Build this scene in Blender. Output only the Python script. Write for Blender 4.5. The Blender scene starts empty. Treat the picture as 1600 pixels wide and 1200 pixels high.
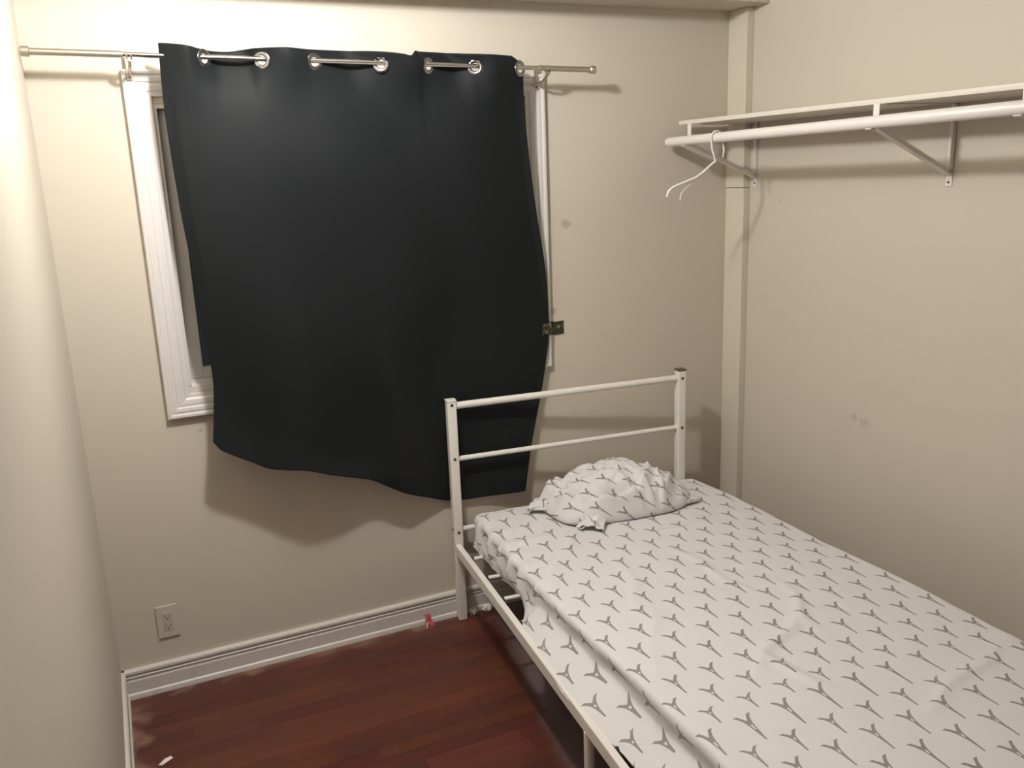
import bpy, bmesh, math, random
from mathutils import Vector, Matrix, noise
random.seed(7)
D = bpy.data
SC = bpy.context.scene
COL = SC.collection
PI = math.pi

# ------------------------------------------------------------------ camera, world, lamp, exposure
def setup_camera():
    yaw, pitch, roll = 0.4271, -0.2404, -0.0383
    f = Vector((math.sin(yaw)*math.cos(pitch), math.cos(yaw)*math.cos(pitch), math.sin(pitch)))
    r = Vector((math.cos(yaw), -math.sin(yaw), 0)); u = r.cross(f)
    r2 = r*math.cos(roll) + u*math.sin(roll); u2 = -r*math.sin(roll) + u*math.cos(roll)
    m = Matrix((r2, u2, -f)).transposed().to_4x4()
    m.translation = Vector((0.1492, -3.0592, 1.7553))
    cd = D.cameras.new('camera'); co = D.objects.new('camera', cd); COL.objects.link(co)
    co.matrix_world = m
    cd.sensor_width = 36.0; cd.lens = 1358.56/1600*36.0; cd.clip_start = 0.02
    SC.camera = co
setup_camera()

world = D.worlds.new('night'); SC.world = world; world.use_nodes = True
world.node_tree.nodes['Background'].inputs[0].default_value = (0.020, 0.022, 0.020, 1)
world.node_tree.nodes['Background'].inputs[1].default_value = 1.0

SC.view_settings.view_transform = 'Standard'
SC.view_settings.look = 'None'
SC.view_settings.gamma = 1.0
SC.view_settings.use_curve_mapping = False
SC.view_settings.exposure = 0.0
LAMP_POS = (0.65, -1.00, 2.50)
LAMP_WATTS = 82.0
LAMP_COLOR = (1.0, 0.985, 0.965)
LAMP_RADIUS = 0.055

# ------------------------------------------------------------------ room dimensions (metres)
W = 2.609          # right wall
H = 2.62           # ceiling
SOFFIT = 2.35      # underside of the boxed soffit along the window wall
BACKY = -3.9       # wall behind the photographer
LEFT_END = -2.75   # the left wall stops here; the room opens out beside the photographer
SIDE = -1.1

# ------------------------------------------------------------------ node helpers
class NT:
    def __init__(s, mat): s.t = mat.node_tree; s.n = s.t.nodes; s.l = s.t.links
    def node(s, kind, **kw):
        n = s.n.new(kind)
        for k, v in kw.items(): setattr(n, k, v)
        return n
    def link(s, a, b): s.l.new(a, b)
    def math(s, op, a, b=None, c=None, clamp=False):
        n = s.n.new('ShaderNodeMath'); n.operation = op; n.use_clamp = clamp
        for i, v in enumerate((a, b, c)):
            if v is None: continue
            if isinstance(v, (int, float)): n.inputs[i].default_value = v
            else: s.l.new(v, n.inputs[i])
        return n.outputs[0]
    def mix(s, fac, a, b):
        n = s.n.new('ShaderNodeMix'); n.data_type = 'RGBA'
        for sock, v in ((n.inputs['Factor'], fac), (n.inputs[6], a), (n.inputs[7], b)):
            if isinstance(v, (int, float)): sock.default_value = v
            elif isinstance(v, tuple): sock.default_value = v if len(v) == 4 else v + (1,)
            else: s.l.new(v, sock)
        return n.outputs[2]
    def noise(s, scale, detail=3, rough=.5, vec=None, dims='3D'):
        n = s.n.new('ShaderNodeTexNoise'); n.noise_dimensions = dims
        n.inputs['Scale'].default_value = scale; n.inputs['Detail'].default_value = detail
        n.inputs['Roughness'].default_value = rough
        if vec is not None: s.l.new(vec, n.inputs['Vector'])
        return n.outputs['Fac']
    def ramp(s, fac, lo, hi):
        n = s.n.new('ShaderNodeMapRange'); n.interpolation_type = 'SMOOTHSTEP'
        n.inputs['From Min'].default_value = lo; n.inputs['From Max'].default_value = hi
        s.l.new(fac, n.inputs['Value']); return n.outputs[0]
    def obj(s):
        return s.n.new('ShaderNodeTexCoord').outputs['Object']

def mat(name, color, rough=.6, metal=0.0, spec=.5):
    m = D.materials.new(name); m.use_nodes = True
    b = m.node_tree.nodes['Principled BSDF']
    b.inputs['Base Color'].default_value = color + (1,) if len(color) == 3 else color
    b.inputs['Roughness'].default_value = rough; b.inputs['Metallic'].default_value = metal
    b.inputs['Specular IOR Level'].default_value = spec
    return m
def bsdf(m): return m.node_tree.nodes['Principled BSDF']
def bump(m, height, strength=.2, dist=.002):
    t = NT(m); n = t.node('ShaderNodeBump'); n.inputs['Strength'].default_value = strength
    n.inputs['Distance'].default_value = dist
    t.link(height, n.inputs['Height']); t.link(n.outputs[0], bsdf(m).inputs['Normal'])

# ------------------------------------------------------------------ materials
def wall_material(name, base, marks=()):
    m = mat(name, base, .55, 0, .35); t = NT(m); o = t.obj()
    n1 = t.noise(1.7, 4, .6, o)
    col = t.mix(t.math('MULTIPLY', t.ramp(n1, .42, .75), .16), base, tuple(c*.86 for c in base))
    for (x, y, z, r, strength) in marks:
        v = t.node('ShaderNodeVectorMath', operation='DISTANCE'); t.link(o, v.inputs[0]); v.inputs[1].default_value = (x, y, z)
        wob = t.math('MULTIPLY', t.math('SUBTRACT', t.noise(45, 2, .5, o), .5), r*1.6)
        d = t.math('ADD', v.outputs['Value'], wob)
        f = t.math('MULTIPLY', t.math('SUBTRACT', 1.0, t.ramp(d, r*.25, r)), strength)
        col = t.mix(f, col, (.16, .13, .09))
    t.link(col, bsdf(m).inputs['Base Color'])
    bump(m, t.noise(160, 3, .6, o), .10, .0012)
    return m
WALL = (.575, .524, .445)
M_wall_back = wall_material('cream_paint_back', WALL, [(1.80, 0, 1.544, .028, .38), (-.007, 0, .847, .008, .8), (1.735, 0, 1.205, .02, .45), (1.71, 0, 1.222, .014, .4), (1.96, 0, 1.09, .012, .2), (.36, 0, .93, .009, .4)])
M_wall_right = wall_material('cream_paint_right', WALL, [(W, -.79, .80, .03, .22), (W, -.74, .81, .02, .22), (W, -.30, 1.60, .012, .15)])
M_wall = wall_material('cream_paint', WALL)
M_ceil = wall_material('ceiling_paint', (.56, .515, .43))
def gloss_white(name, base, dirt, amount, rough=.4):
    m = mat(name, base, rough); t = NT(m); o = t.obj()
    f = t.math('MULTIPLY', t.ramp(t.noise(14, 5, .65, o), .55, .78), amount)
    t.link(t.mix(f, base, dirt), bsdf(m).inputs['Base Color'])
    bump(m, t.noise(60, 2, .5, o), .06, .001)
    return m
M_trim = gloss_white('white_trim_paint', (.63, .605, .57), (.48, .42, .35), .45)
M_casing = gloss_white('white_casing_paint', (.66, .635, .62), (.52, .46, .40), .35)
M_board = gloss_white('cream_board_paint', (.63, .58, .485), (.55, .48, .36), .3)
M_shelf = gloss_white('white_shelf_paint', (.70, .66, .59), (.55, .48, .38), .3)
M_bed = gloss_white('white_powder_coat', (.75, .725, .68), (.6, .55, .48), .18, .33)
M_bracket = gloss_white('white_bracket_paint', (.74, .71, .67), (.6, .55, .48), .2, .4)
M_plastic_white = mat('white_plastic', (.74, .71, .65), .4)
M_outlet = mat('almond_plastic', (.56, .52, .45), .35)
M_outlet_dark = mat('almond_plastic_dark_insert', (.49, .455, .39), .35)  # slightly darker almond for the insert and screws
M_black = mat('black_rubber', (.02, .018, .016), .6)
M_slot = mat('dark_slot', (.035, .03, .025), .6)
M_nickel = mat('satin_nickel', (.56, .52, .44), .36, .9)
M_chrome = mat('polished_chrome', (.86, .86, .85), .12, 1.0)
M_ring = mat('eyelet_chrome', (.30, .30, .31), .16, 1.0)
M_screw = mat('dark_screw', (.10, .085, .07), .45, .6)
M_pink = mat('pink_plastic', (.50, .09, .12), .5)
M_paper = mat('white_paper', (.78, .72, .68), .8)
M_bulb = mat('porcelain', (.8, .78, .74), .35)

def curtain_material():
    m = mat('black_blackout_cloth', (.0080, .0100, .0112), .62, 0, .17); t = NT(m); b = bsdf(m)
    b.inputs['Sheen Weight'].default_value = .02; b.inputs['Sheen Roughness'].default_value = .45
    b.inputs['Sheen Tint'].default_value = (.80, .9, 1, 1)
    uv = t.node('ShaderNodeUVMap').outputs[0]
    bump(m, t.noise(420, 2, .6, uv, '2D'), .15, .001)
    return m
M_curtain = curtain_material()

def glass_material():
    m = mat('window_glass', (.9, .95, .95), .02)
    b = bsdf(m); b.inputs['Transmission Weight'].default_value = 1.0; b.inputs['IOR'].default_value = 1.45
    return m
M_glass = glass_material()

def sheet_material(name, tint=(.675, .665, .67)):
    """White cotton with staggered rows of small grey lattice towers (flat print)."""
    m = mat(name, tint, .85, 0, .2); t = NT(m); b = bsdf(m)
    b.inputs['Sheen Weight'].default_value = .1
    uv = t.node('ShaderNodeUVMap').outputs[0]
    wob = t.noise(7, 2, .5, uv, '2D')
    sx = t.node('ShaderNodeSeparateXYZ'); t.link(uv, sx.inputs[0])
    u, v = sx.outputs[0], sx.outputs[1]
    CX, CY, TH = .110, .169, .082
    mask = None
    for ox, oy in ((0, 0), (.5, .5)):
        fu = t.math('MULTIPLY', t.math('SUBTRACT', t.math('FRACT', t.math('ADD', t.math('DIVIDE', u, CX), ox + .5)), .5), CX)
        fv = t.math('MULTIPLY', t.math('SUBTRACT', t.math('FRACT', t.math('ADD', t.math('DIVIDE', v, CY), oy + .5)), .5), CY)
        au = t.math('ABSOLUTE', fu)
        tt = t.math('DIVIDE', t.math('ADD', fv, TH*.36), TH)          # 0 at the feet, 1 at the tip
        inside = t.math('MULTIPLY', t.math('GREATER_THAN', tt, 0.0), t.math('LESS_THAN', tt, 1.0))
        w = t.math('ADD', t.math('MULTIPLY', t.math('EXPONENT', t.math('MULTIPLY', tt, -4.2)), .0235), .0019)
        body = t.math('MULTIPLY', inside, t.math('LESS_THAN', au, w))
        arch = t.math('MULTIPLY', t.math('SUBTRACT', 1.0, t.math('DIVIDE', tt, .22)), .0140)
        hole = t.math('LESS_THAN', au, arch)
        # lattice openings between the first and second platform
        hole2 = t.math('MULTIPLY', t.math('LESS_THAN', au, t.math('SUBTRACT', t.math('MULTIPLY', w, .42), .0006)),
                       t.math('MULTIPLY', t.math('GREATER_THAN', tt, .34), t.math('LESS_THAN', tt, .46)))
        tower = t.math('MULTIPLY', body, t.math('SUBTRACT', 1.0, t.math('MAXIMUM', hole, hole2)))
        mask = tower if mask is None else t.math('MAXIMUM', mask, tower)
    ink = t.mix(wob, (.20, .18, .165), (.27, .245, .225))
    col = t.mix(t.math('MULTIPLY', mask, .92), tint, ink)
    t.link(col, b.inputs['Base Color'])
    o = t.obj()
    h = t.math('ADD', t.noise(24, 4, .55, o), t.math('MULTIPLY', t.noise(7, 2, .5, o), 1.5))
    bump(m, h, .22, .006)
    return m
M_sheet = sheet_material('printed_sheet_cotton')
M_mattress = mat('mattress_ticking', (.62, .6, .57), .9)

def floor_material(name, seed):
    """Red-stained strip of hardwood: grain, satin varnish, worn pale patches and scratches."""
    rnd = random.Random(seed)
    k = rnd.uniform(.80, 1.06)
    if seed == 5: k *= 1.22
    base = (.088*k, (.020+rnd.uniform(-.003, .006))*k, (.0135+rnd.uniform(-.002, .003))*k)
    m = mat(name, base, .33, 0, .5); t = NT(m); b = bsdf(m)
    geo = t.node('ShaderNodeNewGeometry').outputs['Position']
    mp = t.node('ShaderNodeMapping'); mp.inputs['Scale'].default_value = (3, 70, 1); mp.inputs['Location'].default_value = (seed*3.7, seed*1.9, 0)
    t.link(geo, mp.inputs['Vector'])
    grain = t.noise(1.0, 5, .6, mp.outputs[0])
    col = t.mix(t.ramp(grain, .3, .7), tuple(c*.80 for c in base), tuple(c*1.12 for c in base))
    mp2 = t.node('ShaderNodeMapping'); mp2.inputs['Scale'].default_value = (2.2, 4.5, 1); t.link(geo, mp2.inputs['Vector'])
    blotch = t.noise(1.0, 4, .6, mp2.outputs[0])
    col = t.mix(t.math('MULTIPLY', t.ramp(blotch, .52, .72), .55), col, (.135, .034, .014))
    # traffic wear: bare patches hugging the baseboards
    sx = t.node('ShaderNodeSeparateXYZ'); t.link(geo, sx.inputs[0])
    edge = t.math('MINIMUM', sx.outputs[0], t.math('MULTIPLY', sx.outputs[1], -1.25))
    wn = t.noise(11, 3, .55, geo)
    wear = t.math('SUBTRACT', 1.0, t.ramp(t.math('ADD', edge, t.math('MULTIPLY', t.math('SUBTRACT', wn, .5), .32)), -.01, .085))
    wear = t.math('MULTIPLY', wear, .85)
    col = t.mix(wear, col, (.21, .125, .09))
    spot = t.ramp(t.noise(16, 3, .5, geo), .70, .78)
    col = t.mix(t.math('MULTIPLY', spot, .45), col, (.26, .13, .10))
    mp3 = t.node('ShaderNodeMapping'); mp3.inputs['Rotation'].default_value = (0, 0, 1.1); mp3.inputs['Scale'].default_value = (8, 190, 1)
    t.link(geo, mp3.inputs['Vector'])
    scr = t.math('MULTIPLY', t.ramp(t.noise(1.0, 1, .4, mp3.outputs[0]), .77, .82), .35)
    col = t.mix(scr, col, (.45, .27, .2))
    # grey shade under the bed painted into the colour, edge following its shadow
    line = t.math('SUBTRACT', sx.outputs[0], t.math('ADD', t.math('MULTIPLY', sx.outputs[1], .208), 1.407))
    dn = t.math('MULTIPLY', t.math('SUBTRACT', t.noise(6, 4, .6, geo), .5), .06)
    shade_tint = t.math('MULTIPLY', t.ramp(t.math('ADD', line, dn), -.03, .05), .62)
    col = t.mix(shade_tint, col, (.150, .132, .138))
    t.link(col, b.inputs['Base Color'])
    rr = t.math('ADD', t.math('MULTIPLY', t.noise(9, 4, .6, geo), .30), .24)
    t.link(t.math('ADD', rr, t.math('MULTIPLY', wear, .5)), b.inputs['Roughness'])
    bump(m, grain, .10, .001)
    return m
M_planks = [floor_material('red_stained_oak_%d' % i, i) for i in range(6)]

def tape_material():
    m = mat('patterned_tape', (.03, .032, .02), .35); t = NT(m); o = t.obj()
    n = t.ramp(t.noise(75, 2, .5, o), .52, .58); n2 = t.ramp(t.noise(60, 1, .5, o), .62, .66)
    c = t.mix(n, (.022, .024, .016), (.075, .07, .03)); c = t.mix(n2, c, (.26, .26, .13))
    t.link(c, bsdf(m).inputs['Base Color']); return m
M_tape = tape_material()

# ------------------------------------------------------------------ object helpers
WM = {}
def wm(o): return WM.get(o.name, Matrix.Identity(4))
def link(o, parent, local):
    COL.objects.link(o)
    if parent is not None:
        o.parent = parent; WM[o.name] = wm(parent) @ local
    else: WM[o.name] = local.copy()
    o.matrix_local = local
def thing(name, label, cat, loc=(0, 0, 0), rz=0, group=None):
    o = D.objects.new(name, None); o.empty_display_size = .1
    link(o, None, Matrix.Translation(loc) @ Matrix.Rotation(rz, 4, 'Z'))
    o['label'] = label; o['category'] = cat
    if group: o['group'] = group
    return o
def tag(o, label, cat, group=None):
    o['label'] = label; o['category'] = cat
    if group: o['group'] = group
    return o
def smooth(bm, ang=40):
    bm.normal_update()
    for f in bm.faces: f.smooth = True
    for e in bm.edges:
        if len(e.link_faces) == 2:
            e.smooth = e.calc_face_angle(0) < math.radians(ang)
def obj(name, bm, m, parent=None, origin=None, soft=None, label=None, recalc=True):
    """bm holds WORLD coordinates; the object's origin becomes its parent's origin (or 'origin')."""
    if recalc: bmesh.ops.recalc_face_normals(bm, faces=bm.faces[:])
    local = Matrix.Identity(4)
    if parent is None and origin is not None: local = Matrix.Translation(origin)
    world_m = (wm(parent) if parent is not None else Matrix.Identity(4)) @ local
    bm.transform(world_m.inverted())
    if soft: smooth(bm, soft)
    me = D.meshes.new(name); bm.to_mesh(me); bm.free(); me.materials.append(m)
    o = D.objects.new(name, me); link(o, parent, local)
    if label: o['label'] = label
    return o
def struct(name, bm, m, parent=None, soft=None):
    o = obj(name, bm, m, parent, None, soft)
    if parent is None: o['kind'] = 'structure'
    return o

def add_box(bm, lo, hi, bevel=0, M=None, seg=2):
    r = bmesh.ops.create_cube(bm, size=1)
    vs = r['verts']
    for v in vs:
        v.co = Vector(((lo[i]+hi[i])/2 + v.co[i]*(hi[i]-lo[i]) for i in range(3)))
    if bevel:
        es = list({e for v in vs for e in v.link_edges})
        rr = bmesh.ops.bevel(bm, geom=es, offset=bevel, segments=seg, profile=.6, affect='EDGES')
        vs = list({v for f in rr['faces'] for v in f.verts} | {v for v in vs if v.is_valid})
    if M is not None:
        for v in vs: v.co = M @ v.co
    return vs
def box(lo, hi, bevel=0, M=None):
    bm = bmesh.new(); add_box(bm, lo, hi, bevel, M); return bm
def add_tube(bm, pts, rad, n=14, cap=True):
    """A tube through pts; rad is a number or a list of one radius per point."""
    pts = [Vector(p) for p in pts]
    rads = rad if isinstance(rad, (list, tuple)) else [rad]*len(pts)
    rings = []; prev = None
    for i, p in enumerate(pts):
        a = pts[max(i-1, 0)]; b = pts[min(i+1, len(pts)-1)]
        d = (b-a).normalized()
        if prev is None:
            up = Vector((0, 0, 1)) if abs(d.z) < .9 else Vector((1, 0, 0))
            x = d.cross(up).normalized()
        else:
            x = (prev - d*prev.dot(d)).normalized()
        prev = x; y = d.cross(x)
        rings.append([bm.verts.new(p + (x*math.cos(2*PI*k/n) + y*math.sin(2*PI*k/n))*rads[i]) for k in range(n)])
    for r0, r1 in zip(rings, rings[1:]):
        for k in range(n): bm.faces.new((r0[k], r0[(k+1) % n], r1[(k+1) % n], r1[k]))
    if cap: bm.faces.new(rings[0]); bm.faces.new(rings[-1][::-1])
    return bm
def tube(pts, rad, n=14): return add_tube(bmesh.new(), pts, rad, n)
def add_extrude(bm, prof, axis_fn, s0, s1):
    """prof: closed list of 2-D points; axis_fn(a, b, s) gives world points."""
    A = [bm.verts.new(axis_fn(a, b, s0)) for a, b in prof]; B = [bm.verts.new(axis_fn(a, b, s1)) for a, b in prof]
    n = len(prof)
    for i in range(n): bm.faces.new((A[i], A[(i+1) % n], B[(i+1) % n], B[i]))
    bm.faces.new(A[::-1]); bm.faces.new(B)
    return bm
def add_torus(bm, c, nrm, R, r, n=28, m=10, flat=.7):
    nrm = Vector(nrm).normalized(); up = Vector((0, 0, 1)); x = nrm.cross(up).normalized(); y = nrm.cross(x)
    rings = []
    for i in range(n):
        a = 2*PI*i/n; d = x*math.cos(a) + y*math.sin(a)
        rings.append([bm.verts.new(Vector(c) + d*(R + r*math.cos(2*PI*k/m)) + nrm*(r*flat*math.sin(2*PI*k/m))) for k in range(m)])
    for i in range(n):
        for k in range(m):
            bm.faces.new((rings[i][k], rings[(i+1) % n][k], rings[(i+1) % n][(k+1) % m], rings[i][(k+1) % m]))
def add_disc(bm, c, nrm, rad, th, n=14):
    nrm = Vector(nrm).normalized(); c = Vector(c)
    add_tube(bm, [c, c + nrm*th*.7, c + nrm*th], [rad, rad, rad*.7], n)
def lerp(a, b, t): return a + (b-a)*t
def sstep(a, b, x):   # works with b < a too
    t = min(1, max(0, (x-a)/(b-a))); return t*t*(3-2*t)
def interp(tab, x):
    """Smooth (Catmull-Rom) interpolation through a table of (x, values...) rows."""
    if x <= tab[0][0]: return Vector(tab[0][1:]) if len(tab[0]) > 2 else tab[0][1]
    if x >= tab[-1][0]: return Vector(tab[-1][1:]) if len(tab[0]) > 2 else tab[-1][1]
    for i in range(len(tab)-1):
        if tab[i][0] <= x <= tab[i+1][0]:
            t = (x-tab[i][0])/(tab[i+1][0]-tab[i][0])
            g = lambda j: tab[min(max(j, 0), len(tab)-1)]
            out = []
            for k in range(1, len(tab[0])):
                p0, p1, p2, p3 = g(i-1)[k], g(i)[k], g(i+1)[k], g(i+2)[k]
                out.append(.5*((2*p1) + (-p0+p2)*t + (2*p0-5*p1+4*p2-p3)*t*t + (-p0+3*p1-3*p2+p3)*t**3))
            return out[0] if len(out) == 1 else Vector(out)

# ================================================================== SETTING
def build_walls():
    WX0, WX1, WZ0, WZ1 = .338, 1.640, 1.070, 2.000      # window opening
    T = .12
    bm = bmesh.new()     # back wall built round the opening
    for lo, hi in (((0, 0, 0), (WX0, T, H)), ((WX1, 0, 0), (W, T, H)), ((WX0, 0, 0), (WX1, T, WZ0)), ((WX0, 0, WZ1), (WX1, T, H))):
        add_box(bm, lo, hi)
    bmesh.ops.remove_doubles(bm, verts=bm.verts[:], dist=1e-5)
    struct('wall_back', bm, M_wall_back)
    struct('wall_right', box((W, BACKY, 0), (W+.1, T, H)), M_wall_right)
    struct('wall_left', box((-.1, LEFT_END, 0), (0, T, H), .004), M_wall)
    struct('wall_front', box((SIDE-.1, BACKY-.1, 0), (W+.1, BACKY, H)), M_wall)
    struct('wall_side', box((SIDE-.1, BACKY, 0), (SIDE, LEFT_END+.1, H)), M_wall)
    struct('wall_return', box((SIDE, LEFT_END, 0), (-.1, LEFT_END+.1, H)), M_wall)
    struct('ceiling', box((SIDE-.1, BACKY-.1, H), (W+.1, T, H+.08)), M_ceil)
    struct('trim_3', box((0, -.205, SOFFIT), (W, -.0005, H), .004), M_ceil)      # soffit
    # narrow boxed board in the back right corner, in two lengths with a joint
    t1 = struct('trim_1', box((W-.035, -.116, 1.652), (W, -.0005, SOFFIT-.0005), .003), M_board)
    struct('trim_2', box((W-.033, -.118, 0), (W, -.0005, 1.650), .003), M_board)
build_walls()

def build_floor():
    fl = struct('floor', box((SIDE, BACKY, -.06), (W, .0, -.012)), mat('subfloor_dark', (.03, .018, .012), .9))
    rnd = random.Random(3)
    PW = .0572; meshes = {}
    y = -.001; row = 0
    while y > -2.25:
        x = -.0
        first = True
        while x < W-.002:
            L = rnd.choice((.32, .45, .58, .72, .86))
            if first: L *= rnd.uniform(.3, 1); first = False
            x1 = min(x+L, W-.001)
            if W - x1 < .12: x1 = W-.001
            bm = bmesh.new()
            dz = rnd.uniform(-.0002, .0002)
            add_box(bm, (x+.0003, y-PW+.0003, -.012), (x1-.0003, y-.0003, dz))
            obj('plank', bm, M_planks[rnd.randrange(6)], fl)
            x = x1
        y -= PW; row += 1
    # behind the photographer's feet the boards carry on, out of the picture
    bm = bmesh.new()
    y0 = y
    while y > BACKY:
        add_box(bm, (SIDE, max(y-PW+.0006, BACKY), -.012), (W-.001, y-.0006, 0)); y -= PW
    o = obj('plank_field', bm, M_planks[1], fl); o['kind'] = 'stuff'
build_floor()

BASE_PROF = [(0, 0), (.021, 0), (.021, .009), (.019, .017), (.0135, .021), (.0135, .066), (.0115, .069), (.0115, .077), (.0145, .081),
             (.0105, .085), (.0105, .089), (.0165, .095), (.0165, .103), (.012, .109), (0, .109)]
def build_baseboards():
    bm = bmesh.new(); add_extrude(bm, BASE_PROF, lambda a, b, s: (s, -a-.0002, b), .0, W-.036); struct('baseboard_back', bm, M_trim, soft=25)
    bm = bmesh.new(); add_extrude(bm, BASE_PROF, lambda a, b, s: (a*.8+.0002, s, b), -.0, LEFT_END); struct('baseboard_left', bm, M_trim, soft=25)
    bm = bmesh.new(); add_extrude(bm, BASE_PROF, lambda a, b, s: (W-a-.0002, s, b), -.12, BACKY); struct('baseboard_right', bm, M_trim, soft=25)
build_baseboards()

def build_window():
    win = D.objects.new('window_1', None); link(win, None, Matrix.Translation((.99, 0, 1.07))); win['kind'] = 'structure'
    X0, X1, Z0, Z1 = .2625, 1.7135, .985, 2.100           # casing outer edges
    # stepped profile: (distance in from outer edge, projection)
    P = [(0, 0), (0, .019), (.004, .022), (.012, .022), (.0145, .0175), (.019, .0175), (.024, .0195), (.034, .0185), (.037, .014),
         (.041, .014), (.047, .0155), (.060, .0135), (.066, .010), (.078, .009), (.078, 0)]
    cs = [((X0, Z0), (X0, Z1), (1, 0)), ((X1, Z1), (X1, Z0), (-1, 0)), ((X0, Z1), (X1, Z1), (0, -1)), ((X1, Z0), (X0, Z0), (0, 1))]
    for (a, b, n) in cs:
        bm = bmesh.new(); A = []; B = []
        dx, dz = b[0]-a[0], b[1]-a[1]; L = math.hypot(dx, dz); dx /= L; dz /= L
        for w, p in P:
            A.append(bm.verts.new((a[0]+n[0]*w+dx*w, -p-.0002, a[1]+n[1]*w+dz*w)))
            B.append(bm.verts.new((b[0]+n[0]*w-dx*w, -p-.0002, b[1]+n[1]*w-dz*w)))
        k = len(P)
        for i in range(k): bm.faces.new((A[i], A[(i+1) % k], B[(i+1) % k], B[i]))
        bm.faces.new(A[::-1]); bm.faces.new(B)
        obj('casing', bm, M_casing, win, soft=20)
    # jambs lining the opening, and the sill
    x0, x1, z0, z1 = .338, 1.640, 1.070, 2.000
    for lo, hi in (((x0+.0005, .0, z0+.02), (x0+.014, .118, z1-.014)), ((x1-.014, .0, z0+.02), (x1-.0005, .118, z1-.014)), ((x0+.0005, .0, z1-.014), (x1-.0005, .118, z1-.0005))):
        obj('jamb', box(lo, hi, .001), M_casing, win)
    bm = bmesh.new()
    add_extrude(bm, [(.118, z0+.0005), (.118, z0+.034), (.028, z0+.034), (.024, z0+.022), (.0, z0+.016), (.0, z0+.0005)], lambda a, b, s: (s, a, b), x0+.0005, x1-.0005)
    obj('sill', bm, M_casing, win)
    # two sliding sashes with dark night glass
    mid = (x0+x1)/2
    for sx0, sx1, sy in ((x0+.0145, mid+.025, .032), (mid-.025, x1-.0145, .066)):
        zz0, zz1 = z0+.0345, z1-.0145
        s = bmesh.new()
        for lo, hi in (((sx0, sy, zz0), (sx0+.044, sy+.024, zz1)), ((sx1-.044, sy, zz0), (sx1, sy+.024, zz1)),
                       ((sx0+.044, sy, zz0), (sx1-.044, sy+.024, zz0+.038)), ((sx0+.044, sy, zz1-.038), (sx1-.044, sy+.024, zz1))):
            add_box(s, lo, hi, .002)
        so = obj('sash', s, M_casing, win)
        obj('pane', box((sx0+.042, sy+.010, zz0+.036), (sx1-.042, sy+.014, zz1-.036)), M_glass, so)
build_window()

# ================================================================== CURTAIN ROD
ROD_Y, ROD_Z0, ROD_Z1 = -.120, 2.134, 2.105
def rodp(x, dy=0, dz=0): return Vector((x, ROD_Y+dy, lerp(ROD_Z0, ROD_Z1, (x-.007)/1.853)+dz))
def build_rod():
    t = thing('curtain_rod', 'satin nickel curtain rod across the top of the window on two wall brackets', 'curtain rod', (.93, -.0, 2.10))
    obj('outer_tube', tube([rodp(.012), rodp(.270)], .0098, 18), M_nickel, t, soft=40)
    obj('inner_tube', tube([rodp(.262), rodp(1.66)], .0076, 18), M_chrome, t, soft=40, label='thinner polished middle tube of the rod')
    obj('outer_tube', tube([rodp(1.640), rodp(1.850)], .0098, 18), M_nickel, t, soft=40)
    for x, s in ((.004, 1), (1.872, -1)):
        a, b = x, x+s*.024
        obj('end_cap', tube([rodp(a), rodp(a+s*.002), rodp(b-s*.003), rodp(b)], [.012, .0145, .0145, .0118], 20), M_nickel, t, soft=35)
    for x in (.286, 1.676):
        c = rodp(x); bm = bmesh.new()
        # wall plate, curved arm and cradle
        add_box(bm, (x-.0085, -.0255, c.z-.062), (x+.0085, -.0222, c.z+.018), .0012)
        path = [(x, -.024, c.z-.040), (x, -.045, c.z-.044), (x, -.075, c.z-.040), (x, -.102, c.z-.030), (x, ROD_Y, c.z-.0185)]
        for p, q in zip(path, path[1:]):
            add_tube(bm, [p, q], .0048, 10)
        arc = [(x, ROD_Y+.0125*math.cos(a), c.z+.0125*math.sin(a)) for a in [PI*(1.02+.98*i/10) for i in range(11)]]
        for dx in (-.006, .006):
            add_tube(bm, [(p[0]+dx, p[1], p[2]) for p in arc], .0026, 8)
        add_box(bm, (x-.008, ROD_Y-.004, c.z-.020), (x+.008, ROD_Y+.004, c.z-.0115), .001)
        b = obj('bracket', bm, M_nickel, t, soft=40)
        for dz in (-.054, .008):
            s = bmesh.new(); add_disc(s, (x, -.0255, c.z+dz), (0, -1, 0), .0042, .002, 12)
            obj('screw', s, M_screw, b)
build_rod()

# ================================================================== CURTAIN
C_TOP = [(0.0000, 0.372, -0.120, 2.164), (0.0223, 0.398, -0.135, 2.162), (0.0635, 0.446, -0.156, 2.155), (0.1029, 0.492, -0.120, 2.149), (0.1389, 0.534, -0.084, 2.148), (0.1810, 0.583, -0.078, 2.149), (0.2170, 0.625, -0.084, 2.155), (0.2470, 0.660, -0.120, 2.156), (0.3122, 0.736, -0.158, 2.155), (0.3851, 0.821, -0.120, 2.155), (0.4854, 0.938, -0.080, 2.158), (0.5678, 1.034, -0.120, 2.154), (0.6304, 1.107, -0.157, 2.145), (0.6672, 1.150, -0.152, 2.139), (0.6844, 1.170, -0.138, 2.155), (0.7050, 1.194, -0.120, 2.155), (0.7856, 1.288, -0.082, 2.158), (0.8465, 1.359, -0.120, 2.152), (0.9065, 1.429, -0.155, 2.147), (0.9889, 1.525, -0.120, 2.148), (1.0000, 1.538, -0.112, 2.147)]
C_LEFT = [(-0.0000, 0.372, -0.120, 2.164), (0.1658, 0.366, -0.115, 1.958), (0.3814, 0.375, -0.110, 1.691), (0.5430, 0.389, -0.110, 1.490), (0.8061, 0.410, -0.110, 1.164), (0.9173, 0.401, -0.120, 1.026), (1.0000, 0.385, -0.140, 0.923)]
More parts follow.
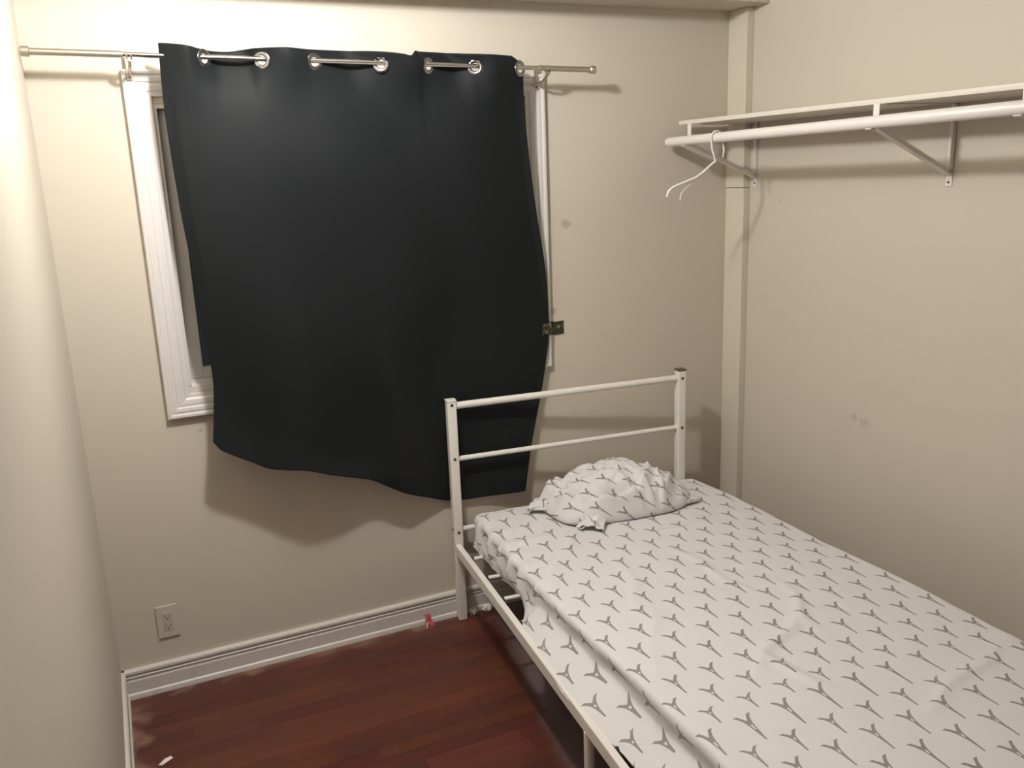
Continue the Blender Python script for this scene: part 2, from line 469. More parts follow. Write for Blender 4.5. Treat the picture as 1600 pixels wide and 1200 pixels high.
C_RIGHT = [(-0.0000, 1.538, -0.112, 2.147), (0.0216, 1.574, -0.115, 2.111), (0.0799, 1.583, -0.105, 2.015), (0.1870, 1.604, -0.085, 1.837), (0.3279, 1.642, -0.062, 1.603), (0.4619, 1.683, -0.042, 1.381), (0.5694, 1.697, -0.032, 1.203), (0.6313, 1.694, -0.031, 1.100), (0.7390, 1.661, -0.033, 0.922), (0.8934, 1.597, -0.040, 0.666), (1.0000, 1.563, -0.050, 0.489)]
C_BOT = [(0.0000, 0.385, -0.140, 0.923), (0.0178, 0.406, -0.138, 0.890), (0.0505, 0.445, -0.134, 0.862), (0.1006, 0.504, -0.135, 0.827), (0.1429, 0.553, -0.138, 0.798), (0.1944, 0.614, -0.154, 0.785), (0.2474, 0.677, -0.166, 0.775), (0.3145, 0.756, -0.150, 0.741), (0.3760, 0.828, -0.126, 0.711), (0.4507, 0.916, -0.098, 0.675), (0.5110, 0.987, -0.094, 0.631), (0.5741, 1.061, -0.086, 0.586), (0.6467, 1.147, -0.054, 0.545), (0.7228, 1.236, -0.020, 0.505), (0.7909, 1.317, -0.022, 0.495), (0.8591, 1.397, -0.028, 0.492), (1.0000, 1.563, -0.050, 0.489)]
GROM = [0.1029, 0.2470, 0.3851, 0.5678, 0.7050, 0.8465, 0.9889]
def build_curtain():
    t = thing('blackout_curtain', 'black blackout curtain hung crookedly over the window on a nickel rod', 'curtain', (.95, -.14, .50))
    NU, NV = 190, 190
    P00, P10 = Vector(C_TOP[0][1:]), Vector(C_TOP[-1][1:]); P01, P11 = Vector(C_BOT[0][1:]), Vector(C_BOT[-1][1:])
    def vmap(j): # denser rows near the top
        return j/NV
    tops = [interp(C_TOP, i/NU) for i in range(NU+1)]; bots = [interp(C_BOT, i/NU) for i in range(NU+1)]
    lefts = [interp(C_LEFT, vmap(j)) for j in range(NV+1)]; rights = [interp(C_RIGHT, vmap(j)) for j in range(NV+1)]
    # grommet centres lie on the rod line
    def pos(i, j):
        u, v = i/NU, vmap(j)
        p = lerp(tops[i], bots[i], v) + lerp(lefts[j], rights[j], u) - (P00*(1-u)*(1-v) + P10*u*(1-v) + P01*(1-u)*v + P11*u*v)
        # the pleats at the rod fade out only slowly down the cloth
        wave = tops[i].y - lerp(P00.y, P10.y, u)
        p.y += wave*(math.exp(-((v/.085)**2)) - (1-v))
        # broad soft folds and the slack belly
        e = sstep(0, .12, v)*sstep(0, .03, u)*sstep(0, .03, 1-u)*sstep(0, .05, 1-v)
        p.y -= e*(.012*math.sin(u*9+v*2.2) + .010*math.sin(u*17-v*3+1) + .010*noise.noise(Vector((u*4, v*3, 2))))
        p.y -= .03*sstep(0, .3, v)*sstep(0, .35, 1-v)*math.exp(-((u-.42)/.3)**2)
        # behind the headboard the cloth is trapped flat against the wall
        lim = -.021 - .022*sstep(1.35, 1.56, p.x) - .38*max(0, 1.22-p.x)
        p.y = lerp(p.y, max(p.y, lim), (1-sstep(.93, 1.40, p.z)))
        p.y = min(p.y, lerp(-.014, -.0295, sstep(.86, .985, p.z)))
        return p
    bm = bmesh.new(); uvl = bm.loops.layers.uv.new('UVMap')
    V = [[bm.verts.new(pos(i, j)) for i in range(NU+1)] for j in range(NV+1)]
    def surf(u, z):
        i = round(u*NU); return min((V[j][i].co for j in range(NV+1)), key=lambda c: abs(c.z-z)).copy()
    gs = []
    for g in GROM:
        i = round(g*NU); x = V[4][i].co.x
        rz = rodp(x).z
        c = surf(g, rz)
        i0, i1 = max(i-2, 0), min(i+2, NU)
        jj = min(range(NV+1), key=lambda j: abs(V[j][i].co.z-rz))
        d = (V[jj][i1].co - V[jj][i0].co); d.z = 0; d.normalize()
        n = Vector((d.y, -d.x, 0)).normalized()
        gs.append((Vector((c.x, c.y, rz-.004)), n, d))
    faces = []
    for j in range(NV):
        for i in range(NU):
            q = (V[j][i], V[j+1][i], V[j+1][i+1], V[j][i+1])
            mid = sum((w.co for w in q), Vector())/4
            if any((mid-c).length < .0205 for c, n, d in gs): continue
            f = bm.faces.new(q)
            for lp, (a, b) in zip(f.loops, ((i, j), (i, j+1), (i+1, j+1), (i+1, j))): lp[uvl].uv = (a/NU*1.3, b/NV*1.5)
    loose = [v for v in bm.verts if not v.link_faces]
    bmesh.ops.delete(bm, geom=loose, context='VERTS')
    o = obj('cloth', bm, M_curtain, t, soft=180, recalc=False)
    so = o.modifiers.new('thickness', 'SOLIDIFY'); so.thickness = .0026; so.offset = 0
    for c, n, d in gs:
        r = bmesh.new(); add_torus(r, c, n, .0212, .0074, 32, 10, .4)
        obj('grommet', r, M_ring, t, soft=180, label='chrome eyelet ring')
build_curtain()

# strip of patterned tape that pins the curtain edge to the wall
def build_tape():
    bm = bmesh.new(); rows = []
    path = [(1.664, -.0345, 1.141), (1.690, -.0340, 1.143), (1.7035, -.0300, 1.1425), (1.712, -.0235, 1.1405), (1.7185, -.012, 1.138), (1.7225, -.0020, 1.1365), (1.745, -.0016, 1.1355), (1.780, -.0016, 1.135)]
    for k, (x, y, z) in enumerate(path):
        h = .027 if k > 1 else .021
        rows.append([bm.verts.new((x+(.004 if (s and k == 0) else 0), y, z+h*(2*s-1)+(.002*math.sin(k*3)))) for s in (0, .5, 1)])
    for a, b in zip(rows, rows[1:]):
        for i in range(2): bm.faces.new((a[i], a[i+1], b[i+1], b[i]))
    o = obj('tape_strip', bm, M_tape, origin=(1.73, 0, 1.137)); tag(o, 'dark olive patterned tape strip holding the curtain edge to the wall', 'tape')
    s = o.modifiers.new('thickness', 'SOLIDIFY'); s.thickness = .0006; s.offset = 0
build_tape()

# ================================================================== WALL OUTLET
def build_outlet():
    x0, x1, z0, z1 = .136, .207, .199, .319; cx = (x0+x1)/2; cz = (z0+z1)/2
    t = thing('wall_outlet', 'almond duplex wall outlet low on the back wall above the baseboard', 'outlet', (cx, 0, cz))
    bm = bmesh.new()
    vs = add_box(bm, (x0, -.0065, z0), (x1, -.0003, z1), .0025)
    obj('cover_plate', bm, M_outlet, t)
    ins = obj('receptacle', box((cx-.0165, -.0082, cz-.0335), (cx+.0165, -.006, cz+.0335), .0008), M_outlet_dark, t)
    for dz in (.018, -.018):
        bm = bmesh.new()
        for dx, h in ((-.0064, .0045), (.0064, .0036)): add_box(bm, (cx+dx-.0011, -.0085, cz+dz+.002-h), (cx+dx+.0011, -.0079, cz+dz+.002+h))
        add_disc(bm, (cx, -.0079, cz+dz-.0075), (0, -1, 0), .0026, .0006, 12)
        obj('socket_slots', bm, M_slot, ins)
    for dz in (.0485, -.0485):
        bm = bmesh.new(); add_disc(bm, (cx, -.0064, cz+dz), (0, -1, 0), .003, .0012, 12); obj('screw', bm, M_outlet_dark, t)
build_outlet()

# ================================================================== WALL SHELF, CLOSET POLE, HANGER
POLE_X = 2.255
def polep(y, dz=0): return Vector((POLE_X, y, 1.8425 + (-y-.046)*.0118 + dz))
def build_shelf():
    ZT = 1.9245
    t = thing('wall_shelf', 'long white wall shelf above the bed on white metal brackets', 'shelf', (W, -1.2, 1.67))
    bm = bmesh.new(); add_box(bm, (W-.302, -2.32, ZT-.0165), (W-.0005, -.036, ZT), .0035)
    obj('shelf_board', bm, M_shelf, t, soft=30)
    for by in (-.150, -1.072, -1.545, -2.2):
        c = polep(by); bm = bmesh.new(); w = .0115
        zu = ZT-.0168
        # wall leg, top leg and diagonal brace of pressed channel
        add_box(bm, (W-.0035, by-w, 1.655), (W-.0005, by+w, zu), .0008)
        add_box(bm, (W-.018, by-w, 1.70), (W-.0005, by-w+.003, zu), .0005)
        add_box(bm, (W-.285, by-w, zu-.0025), (W-.002, by+w, zu), .0008)
        a = Vector((W-.006, by, 1.690)); b = Vector((POLE_X+.012, by, c.z-.014))
        d = (b-a).normalized(); nrm = Vector((-d.z, 0, d.x))
        for off, th in ((0, .003),):
            M = Matrix((d, Vector((0, 1, 0)), nrm)).transposed().to_4x4(); M.translation = a
            add_box(bm, (0, -w, -.0015), ((b-a).length, w, .0015), .0006, M)
            add_box(bm, (0, -w, -.012), ((b-a).length, -w+.0025, .0), .0006, M)
        # front tab down from the shelf edge, and hook under the pole
        add_box(bm, (POLE_X+.0195, by-w, c.z-.012), (POLE_X+.0225, by+w, zu), .0008)
        add_box(bm, (POLE_X+.0228, by-w, zu-.0055), (POLE_X+.070, by+w, zu-.0030), .0006)
        n = 12; prev = None
        for i in range(n+1):
            ang = PI*(-.05 - .62*i/n) ; q = []
            for rr in (.0193, .0222):
                for yy in (by-w, by+w):
                    q.append(bm.verts.new((POLE_X+rr*math.cos(ang), yy, c.z+rr*math.sin(ang))))
            if prev:
                for i0, i1 in ((0, 1), (1, 3), (3, 2), (2, 0)): bm.faces.new((prev[i0], prev[i1], q[i1], q[i0]))
            else: bm.faces.new((q[0], q[1], q[3], q[2]))
            prev = q
        bm.faces.new((prev[0], prev[2], prev[3], prev[1]))
        br = obj('shelf_bracket', bm, M_bracket, t)
        for z in (1.668, ZT-.06):
            s = bmesh.new(); add_disc(s, (W-.0034, by+.001, z), (-1, 0, 0), .0042, .0018, 12); obj('screw', s, M_screw, br)
    p = obj('closet_pole', add_tube(bmesh.new(), [polep(-.0385), polep(-.040), polep(-.043), polep(-2.30), polep(-2.302)], [.0155, .0178, .0185, .0185, .0165], 28), M_bracket, soft=45, origin=polep(-1.1))
    tag(p, 'round white closet pole hooked in brackets under the shelf front', 'pole')
build_shelf()

def build_hanger():
    y = -.345; c = polep(y)
    t = thing('coat_hanger', 'thin white plastic coat hanger hooked over the near-corner end of the pole', 'hanger', c)
    t['label'] = 'thin white coat hanger hooked over the closet pole'
    R = .0236
    hook = [(POLE_X + R*math.cos(a), y-.002*math.sin(a), c.z + R*math.sin(a)) for a in [PI*(1.12 - 1.17*i/16) for i in range(17)]]
    stem = [(POLE_X-.0185, y, c.z-.040), (POLE_X-.0085, y-.001, c.z-.066), (POLE_X-.004, y-.001, c.z-.086)]
    tail = [(POLE_X+.0225, y-.014, c.z-.028), (POLE_X+.0205, y-.020, c.z-.048), (POLE_X+.015, y-.022, c.z-.072)]
    obj('hook', tube(stem[::-1] + hook + tail, [.0040]*(len(stem)+len(hook)) + [.0032, .0030, .0022], 10), M_plastic_white, t, soft=60)
    neck = Vector(stem[-1])
    def a(dx, dy, dz): return neck + Vector((dx, dy, dz))
    arm = [neck, a(-.012, .003, -.008), a(-.045, .01, -.036), a(-.075, .018, -.056), a(-.120, .03, -.072), a(-.158, .04, -.086), a(-.176, .045, -.100), a(-.183, .047, -.122)]
    obj('arm', tube(arm, [.0044, .0048, .005, .005, .005, .005, .0048, .0042], 10), M_plastic_white, t, soft=60)
    bar = [a(-.093, .03, -.082), a(-.115, .028, -.096), a(-.133, .028, -.112), a(-.138, .026, -.136)]
    obj('bar_stub', tube([a(-.072, .018, -.055)]+bar, [.0012, .0014, .0016, .0022, .0020], 8), M_plastic_white, t, soft=60)
build_hanger()

# ================================================================== BED FRAME
BO = Vector((1.2601, -.0470, 0)); BYAW = -.1027
BM = Matrix.Translation(BO) @ Matrix.Rotation(BYAW, 4, 'Z')        # bed-local: x across, -y towards the foot
def bl(x, y, z): return BM @ Vector((x, y, z))
def bed_tube(bm, pts, r, n=16): return add_tube(bm, [bl(*p) for p in pts], r, n)
def build_bed():
    t = thing('bed_frame', 'white tubular metal single bed frame with two-bar headboard', 'bed', BO, BYAW)
    HW = .99
    RY0, RY1 = -.018, -2.20
    def railx(y): return -.004 + .021*(y/-1.45)              # the near rail is not quite square to the headboard
    for k, x in enumerate((0, HW)):
        zt = .913 if k == 0 else .925
        bm = bmesh.new(); add_box(bm, (x-.0185, -.0185, .0), (x+.0185, .0185, zt), .006, BM, 3)
        p = obj('headboard_post', bm, M_bed, t, soft=40)
        bm = bmesh.new(); add_box(bm, (x-.0195, -.0195, zt-.001), (x+.0195, .0195, zt+.0065), .0025, BM)
        obj('post_cap', bm, M_bed if k == 0 else mat('grey_plastic_cap', (.10, .085, .06), .5), p, label=None if k == 0 else 'dark plastic cap')
        for z in ((.900, .684, .381) if k == 0 else (.893, .68)):
            for nx, ny in ((0, -1),) + (((-1, 0),) if (k == 0 and z < .5) else ((1, 0),) if k else ()):
                s = bmesh.new(); c = bl(x+nx*.0183, ny*.0183, z + (.010 if nx < 0 else 0)); nn = bl(x+nx, ny, z) - bl(x, 0, z)
                add_disc(s, c, nn, .0062, .0022, 14); add_disc(s, c, nn, .0034, .0040, 8)
                obj('bolt', s, M_screw, p)
    for z, r in ((.893, .0135), (.6795, .0098)):
        bm = bmesh.new(); bed_tube(bm, [(.017, 0, z), (HW-.017, 0, z)], r, 20); obj('headboard_bar', bm, M_bed, t, soft=45)
    bm = bmesh.new(); bed_tube(bm, [(.017, 0, .388), (HW-.017, 0, .388)], .0105, 16); obj('cross_bar', bm, M_bed, t, soft=45)
    # side rails of folded angle, foot rail
    for side in (0, 1):
        bm = bmesh.new()
        def prof(y):
            x = railx(y) if side == 0 else HW - railx(y)
            s = 1 if side == 0 else -1
            zt = .332
            return [(x-.012*s, zt-.040), (x-.012*s, zt-.002), (x-.010*s, zt), (x+.008*s, zt), (x+.010*s, zt-.002), (x+.010*s, zt-.040)]
        A = [bm.verts.new(bl(a, RY0, b)) for a, b in prof(RY0)]; B = [bm.verts.new(bl(a, RY1, b)) for a, b in prof(RY1)]
        n = len(A)
        for i in range(n): bm.faces.new((A[i], A[(i+1) % n], B[(i+1) % n], B[i]))
        bm.faces.new(A[::-1]); bm.faces.new(B)
        obj('side_rail', bm, M_bed, t)
    bm = bmesh.new(); add_box(bm, (.03, RY1-.012, .292), (HW-.03, RY1+.010, .332), .002, BM); obj('foot_rail', bm, M_bed, t)
    # slat tubes with black end plugs
    ys = [-.145 - .1745*i for i in range(12)]
    for y in ys:
        x0, x1 = railx(y)+.012, HW-railx(y)-.012
        bm = bmesh.new(); bed_tube(bm, [(x0+.006, y, .320), (x1-.006, y, .320)], .0078, 10); s = obj('slat', bm, M_bed, t, soft=60)
        for xa, xb in ((x0-.001, x0+.009), (x1+.001, x1-.009)):
            bm = bmesh.new(); bed_tube(bm, [(xa, y, .3205), (xb, y, .3205)], .0096, 10); obj('end_plug', bm, M_black, s)
    # feet: middle pair and foot pair of tubes
    for y in (-1.235, -2.17):
        for side in (0, 1):
            x = railx(y) if side == 0 else HW-railx(y)
            bm = bmesh.new(); bed_tube(bm, [(x, y, .0), (x, y, .293)], .0145, 18); l = obj('leg', bm, M_bed, t, soft=45)
            bm = bmesh.new(); bed_tube(bm, [(x, y, .0), (x, y, .022)], .0165, 18); obj('foot_cap', bm, M_black, l, soft=45)
build_bed()

# ================================================================== MATTRESS WITH PRINTED SHEET
# edges of the lying surface in world metres: row = (distance along bed, left x, right x, left y, right y)
MH = .455           # lying height
ZB = .330           # bottom of the mattress, on the slats
EDGE_L = [(0, 1.315, -.082), (.3, 1.285, -.383), (.66, 1.256, -.740), (.86, 1.240, -.941), (1.16, 1.232, -1.234), (1.42, 1.224, -1.497), (1.6, 1.222, -1.674), (2.2, 1.19, -2.25)]
EDGE_R = [(0, 2.300, -.178), (.3, 2.315, -.480), (.66, 2.300, -.83), (.86, 2.295, -1.03), (1.16, 2.285, -1.32), (1.42, 2.270, -1.57), (1.6, 2.262, -1.75), (2.2, 2.225, -2.34)]
HEM = [(0, .012), (.12, .006), (.30, -.004), (.5, -.014), (.66, .044), (.95, .068), (1.2, .074), (1.36, .056), (1.5, .062), (1.6, .076), (2.2, .08)]   # how far the hem is pulled out over the rail
LEN = 2.14
def bed_top(s, q):
    """World point of the smooth lying surface: s along the bed, q 0..1 across."""
    a = interp(EDGE_L, s); b = interp(EDGE_R, s)
    x = lerp(a.x, b.x, q); y = lerp(a.y, b.y, q)
    z = MH + .012*math.sin(PI*min(max(q, 0), 1))*sstep(0, .2, s) + .02*sstep(.2, 1.5, s)*q + .012*sstep(.5, 1.3, s)*(1-q)
    return Vector((x, y, z))
def wrinkle(x, y):
    n = noise.noise
    w = .0035*n(Vector((x*5, y*4, 1.3))) + .0022*n(Vector((x*13+y*5, y*9-x*4, 4.1)))
    # pulled creases running in from the left edge and across the middle
    for (cx, cy, ang, L, amp, wd) in ((1.68, -1.40, .5, .20, .007, .018), (1.60, -1.53, 1.9, .12, .006, .015), (1.86, -1.28, 1.15, .16, .005, .014), (1.79, -.95, 1.6, .22, .004, .014),
                                      (1.42, -.62, .85, .20, .006, .02), (1.36, -.43, .2, .12, .005, .018), (1.5, -.95, 1.2, .25, .004, .02), (1.98, -1.75, .25, .25, .004, .016),
                                      (1.88, -.62, .1, .2, .004, .016), (1.40, -1.20, 1.0, .2, .0035, .016)):
        dx, dy = x-cx, y-cy; u = dx*math.cos(ang)+dy*math.sin(ang); v = -dx*math.sin(ang)+dy*math.cos(ang)
        v += .012*math.sin(u*22)
        w += 1.5*amp*math.exp(-(v/wd)**2)*math.exp(-(u/L)**4)
    return w
def build_mattress():
    t = thing('mattress', 'single mattress in a white fitted sheet printed with grey towers', 'mattress', (1.74, -1.0, ZB))
    # core under the sheet
    bm = bmesh.new(); top = []; bot = []
    N = 24
    for i in range(N+1):
        s = LEN*(.012 + .976*i/N); rt = []; rb = []
        for q in (.035, .3, .7, .965):
            p = bed_top(s, q); rt.append(bm.verts.new((p.x, p.y, p.z-.03))); rb.append(bm.verts.new((p.x, p.y, ZB+.002)))
        top.append(rt); bot.append(rb)
    for i in range(N):
        for k in range(3):
            bm.faces.new((top[i][k], top[i][k+1], top[i+1][k+1], top[i+1][k])); bm.faces.new((bot[i][k], bot[i+1][k], bot[i+1][k+1], bot[i][k+1]))
        bm.faces.new((top[i][0], top[i+1][0], bot[i+1][0], bot[i][0])); bm.faces.new((top[i][3], bot[i][3], bot[i+1][3], top[i+1][3]))
    for r in (0, N):
        for k in range(3): bm.faces.new((top[r][k], bot[r][k], bot[r][k+1], top[r][k+1]))
    obj('mattress_core', bm, M_mattress, t)
    # the sheet: flat coordinates a (across) and b (along) reach past the edges and turn down
    R = .030; DROP = .150; WID = 1.02
    NA, NB = 150, 230
    bm = bmesh.new(); uvl = bm.loops.layers.uv.new('UVMap'); G = []; UV = {}
    def steps(n, total, fine_lo):
        # finer steps at the low side where folds show
        out = []
        for i in range(n+1):
            f = i/n; out.append(-DROP + (total+2*DROP)*(f + .0*f))
        return out
    AA = []
    nA1 = 46
    AA += [-DROP + (DROP+.10)*i/nA1 for i in range(nA1)]
    AA += [.10 + (WID-.05-.10)*i/78 for i in range(78)]
    AA += [WID-.05 + (.05+DROP)*i/24 for i in range(25)]
    BB = [-DROP + DROP*i/14 for i in range(14)] + [.0 + LEN*i/250 for i in range(250)] + [LEN + DROP*i/12 for i in range(13)]
    for b in BB:
        row = []
        for a in AA:
            ca, cb = min(max(a, R), WID-R), min(max(b, R), LEN-R)
            oa, ob = a-ca, b-cb
            r = math.hypot(oa, ob)
            s = cb; q = ca/WID
            p = bed_top(s, q)
            e1 = bed_top(s, 1) - bed_top(s, 0); e1.z = 0; e1.normalize(); e2 = Vector((e1.y, -e1.x, 0))
            side = 0.0
            if r > 1e-9:
                d = e1*(oa/r) + e2*(ob/r)
                arc = R*PI/2
                if r < arc: out, dn = R*math.sin(r/R), R*(1-math.cos(r/R))
                else: out, dn = R, R + (r-arc)
                dn = min(dn, p.z - ZB + .006)
                p = p + d*(out - R*.0) ; p.z -= dn; side = sstep(R*.6, R*2.2, r)
                if oa < 0:
                    w = abs(oa)/r
                    k = max(0, (dn-.072)/.060)**1.25
                    hem = interp(HEM, s)
                    p -= e1*(w*k*hem)
                    p += e1*(w*.018*math.sin(PI*min(1, dn/.13))*sstep(.5, .9, s))     # the side sucks in under the top edge
                    fold = sstep(.04, .12, s)*(1-sstep(.60, .78, s))
                    ph = s*2*PI/.105 + 2.6*noise.noise(Vector((s*7, 0, 3))) - dn*9
                    ridge = 1-abs(math.sin(ph/2))
                    p -= e1*(w*side*fold*(.026*ridge**2 - .008)*(1-.8*sstep(.07, .122, dn)))
                    p -= e1*(w*side*(1-fold)*.006*noise.noise(Vector((s*9, dn*14, 7))))
                if oa > 0: p += e1*.004*noise.noise(Vector((s*7, dn*9, 5)))
            if p.z > ZB+.02:
                p.z += wrinkle(p.x, p.y)*(1-side)
                # gathered ripples where folds of the left side start on the top
                if a > -.01:
                    g = sstep(.06, .14, s)*(1-sstep(.55, .78, s))*math.exp(-max(a, 0)/.06)
                    p.z += g*.006*(1-2*abs(math.sin((s*2*PI/.105 + 2.6*noise.noise(Vector((s*7, 0, 3))) - a*6)/2)))
            vv = bm.verts.new(p); row.append(vv); UV[vv] = (a, b)
        G.append(row)
    for j in range(len(BB)-1):
        for i in range(len(AA)-1):
            f = bm.faces.new((G[j][i], G[j+1][i], G[j+1][i+1], G[j][i+1]))
            for lp in f.loops:
                a, b = UV[lp.vert]
                a2 = a + .75*min(0, a + .08)
                lp[uvl].uv = (a2 + .020, b + .07*a + .010)
    o = obj('fitted_sheet', bm, M_sheet, t, soft=180)
    return o
build_mattress()

# ================================================================== PILLOW
def build_pillow():
    C = Vector((1.835, -.300, .468))
    t = thing('pillow', 'small crumpled pillow in a white case with grey tower print at the bed head', 'pillow', C)
    bm = bmesh.new(); uvl = bm.loops.layers.uv.new('UVMap'); UV = {}
    NR, NS = 110, 200
    A, B = .300, .185
    def outline(th):
        c, s = math.cos(th), math.sin(th)
        n = 2.7
        r = (abs(c)**n + abs(s)**n)**(-1/n)
        return A*c*r*(1+.05*math.sin(3*th+.6)), B*s*r*(1+.05*math.sin(2*th+1))
    def height(rho, x, y):
        base = max(0.0, 1-rho**2.6)**.62
        left = lerp(.80, 1, sstep(-.30, -.02, x)); right = lerp(.50, 1, 1-sstep(.06, .33, x))
        return .142*base*left*right
    def folds(x, y, rho):
        n = noise.noise; w = 0
        # pleats that fan out from the gathered front edge
        px, py = .105, -.225
        ang = math.atan2(y-py, x-px); rad = math.hypot(x-px, y-py)
        fan = 1-abs(math.sin(ang*5.2 + 1.1*n(Vector((x*7, y*7, 2)))))
        w += .034*(fan**2-.3)*1.55*math.exp(-(rad/.22)**2)*sstep(.0, .06, rad)
        # lengthwise creases at the left end
        ph = (y*46 + x*9 + 2.2*n(Vector((x*6, y*6, 8))))
        w += .019*((1-abs(math.sin(ph)))**1.6-.35)*(1-sstep(-.24, -.05, x))
        ph2 = x*26 - y*17 + 2*n(Vector((x*5, y*8, 12)))
        w += .018*((1-abs(math.sin(ph2)))**2-.3)*sstep(-.02, .12, x)
        # rolled border along the low left and front edge
        th = math.atan2(y, x); m = sstep(-.1, -.6, math.cos(th-.55))
        w += m*(.022*math.exp(-((rho-.88)/.055)**2) - .020*math.exp(-((rho-.73)/.06)**2))
        w += .011*((1-abs(n(Vector((x*13+y*6, y*15-x*5, 31)))))**5-.35)
        r = n(Vector((x*10, y*13, 5))); w += .022*(1-abs(r)*2.2)*.5
        w += .009*n(Vector((x*24, y*24, 3)))
        return w*(1-.75*sstep(.80, 1.0, rho))
    yaw = -.14
    M = Matrix.Translation(C) @ Matrix.Rotation(yaw, 4, 'Z')
    top = []; bot = []
    for layer, dst in ((1, top), (-1, bot)):
        for i in range(NR+1):
            rho = (i/NR)**.8; row = []
            for k in range(NS):
                th = 2*PI*k/NS; ox, oy = outline(th); x, y = ox*rho, oy*rho
                if layer > 0:
                    z = height(rho, x, y) + folds(x, y, rho) + .012
                    z = max(z, .004)
                else: z = .004 - .010*(1-rho)
                x2 = x + .006*noise.noise(Vector((x*12, y*12, 20)))*layer
                row.append((x2, y, z))
            dst.append(row)
    def mk(row): 
        out = []
        for p in row:
            v = bm.verts.new(M @ Vector(p)); UV[v] = (p[0]+.5*p[2], p[1]+.95*p[2]); out.append(v)
        return out
    RT = [mk(r) for r in top[1:]]; RB = [mk(r) for r in bot[1:-1]]
    ct = bm.verts.new(M @ Vector((0, 0, top[0][0][2]))); cb = bm.verts.new(M @ Vector((0, 0, bot[0][0][2]))); UV[ct] = UV[cb] = (0, 0)
    def ring(a, b, flip):
        for k in range(NS):
            q = (a[k], a[(k+1) % NS], b[(k+1) % NS], b[k])
            bm.faces.new(q if not flip else q[::-1])
    for a, b in zip(RT, RT[1:]): ring(a, b, True)
    for a, b in zip(RB, RB[1:]): ring(a, b, False)
    ring(RT[-1], RB[-1], True)
    for k in range(NS):
        bm.faces.new((ct, RT[0][k], RT[0][(k+1) % NS])); bm.faces.new((cb, RB[0][(k+1) % NS], RB[0][k]))
    for f in bm.faces:
        for lp in f.loops:
            x, y = UV[lp.vert]
            c, s = math.cos(2.6), math.sin(2.6)
            lp[uvl].uv = (x*c - y*s + .02, x*s + y*c + .05)
    o = obj('pillow_case', bm, M_sheet, t, soft=180)
    # open hem of the case, twisted out in front as a little spout of cloth
    def hem(name, base, tip, w, lift, seed, twist):
        bm = bmesh.new(); uvl = bm.loops.layers.uv.new('UVMap'); base, tip = Vector(base), Vector(tip)
        d = tip-base; sd = d.cross(Vector((0, 0, 1))).normalized(); n1, n2 = 22, 18; rows = []
        for i in range(n1+1):
            f = i/n1; c = base + d*f; ww = w*(.62+.5*f); row = []
            for k in range(n2+1):
                g = k/n2*2-1
                ang = g*2.2 + twist*f
                rr = ww*(1 + .14*math.sin(g*9+seed+f*3))
                p = c + sd*(rr*math.sin(ang)) + Vector((0, 0, lift*(1-.65*f)*(.25+.75*max(0, math.cos(ang))) + .004*math.sin(g*14+seed)))
                row.append(bm.verts.new(p))
            rows.append(row)
        for a, b in zip(rows, rows[1:]):
            for k in range(n2):
                f = bm.faces.new((a[k], a[k+1], b[k+1], b[k]))
                for lp in f.loops: lp[uvl].uv = (lp.vert.co.x*1.7+seed, lp.vert.co.y+.3)
        h = obj(name, bm, M_sheet, t, soft=180)
        m = h.modifiers.new('thickness', 'SOLIDIFY'); m.thickness = .003; m.offset = 0
    hem('case_hem', (1.700, -.400, .478), (1.612, -.480, .470), .042, .050, .3, .5)
    hem('case_hem', (1.600, -.250, .478), (1.528, -.175, .474), .05, .052, 1.7, -.4)
    hem('case_hem', (1.97, -.455, .474), (2.13, -.425, .470), .018, .028, 2.4, .2)
build_pillow()

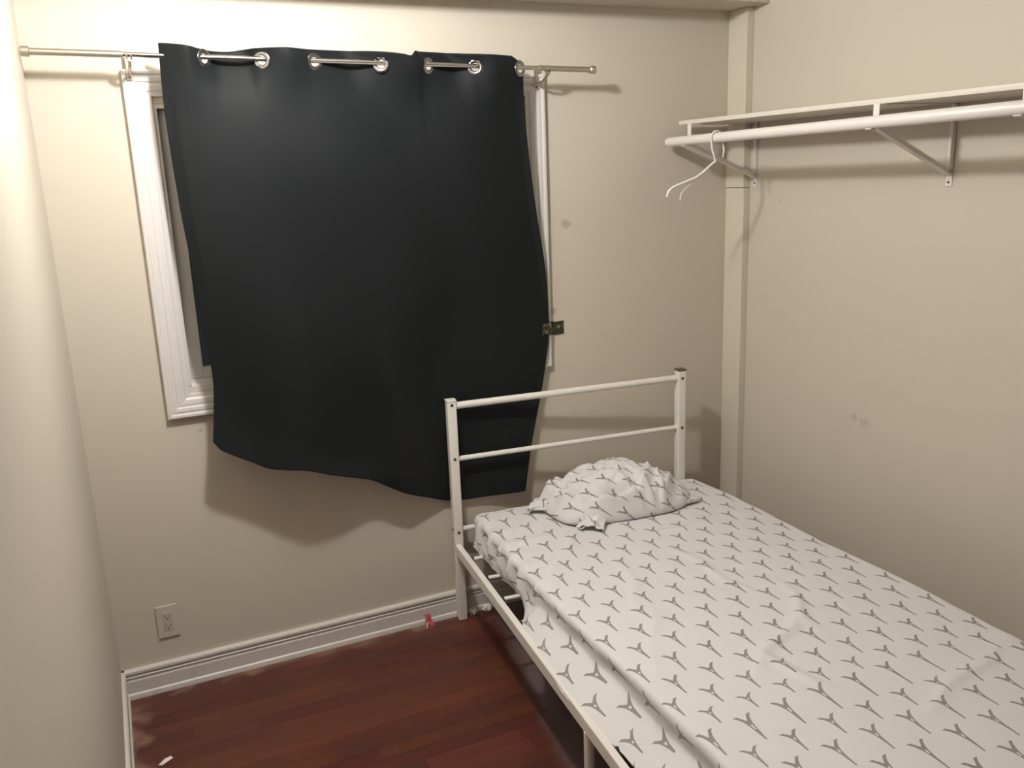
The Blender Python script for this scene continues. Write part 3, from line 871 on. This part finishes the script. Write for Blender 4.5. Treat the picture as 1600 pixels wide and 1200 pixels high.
# ================================================================== SMALL THINGS ON THE FLOOR
def crumple(name, c, size, m, seed, label, cat, group=None, flat=.6):
    bm = bmesh.new(); bmesh.ops.create_icosphere(bm, subdivisions=3, radius=1)
    for v in bm.verts:
        k = 1 + .45*noise.noise(v.co*1.7 + Vector((seed, 0, 0))) + .2*noise.noise(v.co*4 + Vector((0, seed, 0)))
        v.co = Vector((v.co.x*size[0]*k, v.co.y*size[1]*k, v.co.z*size[2]*k))
    zmin = min(v.co.z for v in bm.verts)
    for v in bm.verts: v.co += Vector(c) + Vector((0, 0, -zmin + .0008))
    o = obj(name, bm, m, origin=c, soft=35); tag(o, label, cat, group)
def build_litter():
    # pink plastic scrap: a folded tab with two prongs leaning on the baseboard
    t = thing('plastic_scrap', 'small pink plastic scrap on the floor against the baseboard', 'scrap', (1.120, -.036, 0))
    bm = bmesh.new()
    for pts, th in (([(1.107, -.028, .046), (1.128, -.028, .048), (1.134, -.032, .022), (1.142, -.044, .001), (1.126, -.048, .001), (1.110, -.040, .020)], .004),):
        A = [bm.verts.new(Vector(p)) for p in pts]; B = [bm.verts.new(Vector(p)+Vector((.001, th, 0))) for p in pts]
        n = len(A); bm.faces.new(A); bm.faces.new(B[::-1])
        for i in range(n): bm.faces.new((A[i], B[i], B[(i+1) % n], A[(i+1) % n]))
    obj('tab', bm, M_pink, t)
    bm = bmesh.new(); add_tube(bm, [(1.116, -.040, .018), (1.110, -.046, .010), (1.105, -.054, .002)], [.003, .003, .002], 8)
    obj('prong', bm, mat('pale_pink_plastic', (.7, .35, .33), .5), t, label='paler pink prong')
    # scrap of white paper
    bm = bmesh.new()
    pts = [(.083, -.441, .0012), (.103, -.424, .006), (.121, -.415, .0035), (.128, -.424, .0012), (.112, -.440, .0045), (.094, -.447, .0012)]
    A = [bm.verts.new(p) for p in pts]; c = bm.verts.new((.108, -.431, .0085)); n = len(A)
    for i in range(n): bm.faces.new((A[i], A[(i+1) % n], c))
    o = obj('paper_scrap', bm, M_paper, origin=(.105, -.431, 0)); tag(o, 'small torn white paper scrap on the dark red floor', 'paper')
    s = o.modifiers.new('thickness', 'SOLIDIFY'); s.thickness = .0007
    crumple('tissue_ball', (1.318, -.042, 0), (.011, .009, .012), M_paper, 1.1, 'smaller white tissue crumb beside the headboard post', 'tissue')
    crumple('tissue_ball', (1.372, -.045, 0), (.020, .012, .015), M_paper, 5.2, 'larger white tissue crumb under the bed head', 'tissue')
build_litter()

# ================================================================== THE CEILING LAMP (just above the picture)
def build_lamp():
    x, y, z = LAMP_POS
    t = thing('ceiling_lamp', 'bare porcelain ceiling lampholder above the window', 'lamp', (x, y, H))
    bm = bmesh.new(); add_tube(bm, [(x, y, H-.001), (x, y, H-.012), (x, y, H-.022)], [.055, .055, .035], 28); obj('canopy', bm, M_bulb, t, soft=40)
    ld = D.lights.new('lamp_light', 'POINT'); ld.energy = LAMP_WATTS; ld.color = LAMP_COLOR; ld.shadow_soft_size = LAMP_RADIUS
    lo = D.objects.new('lamp_light', ld); link(lo, t, Matrix.Translation((0, 0, z-H)))
build_lamp()
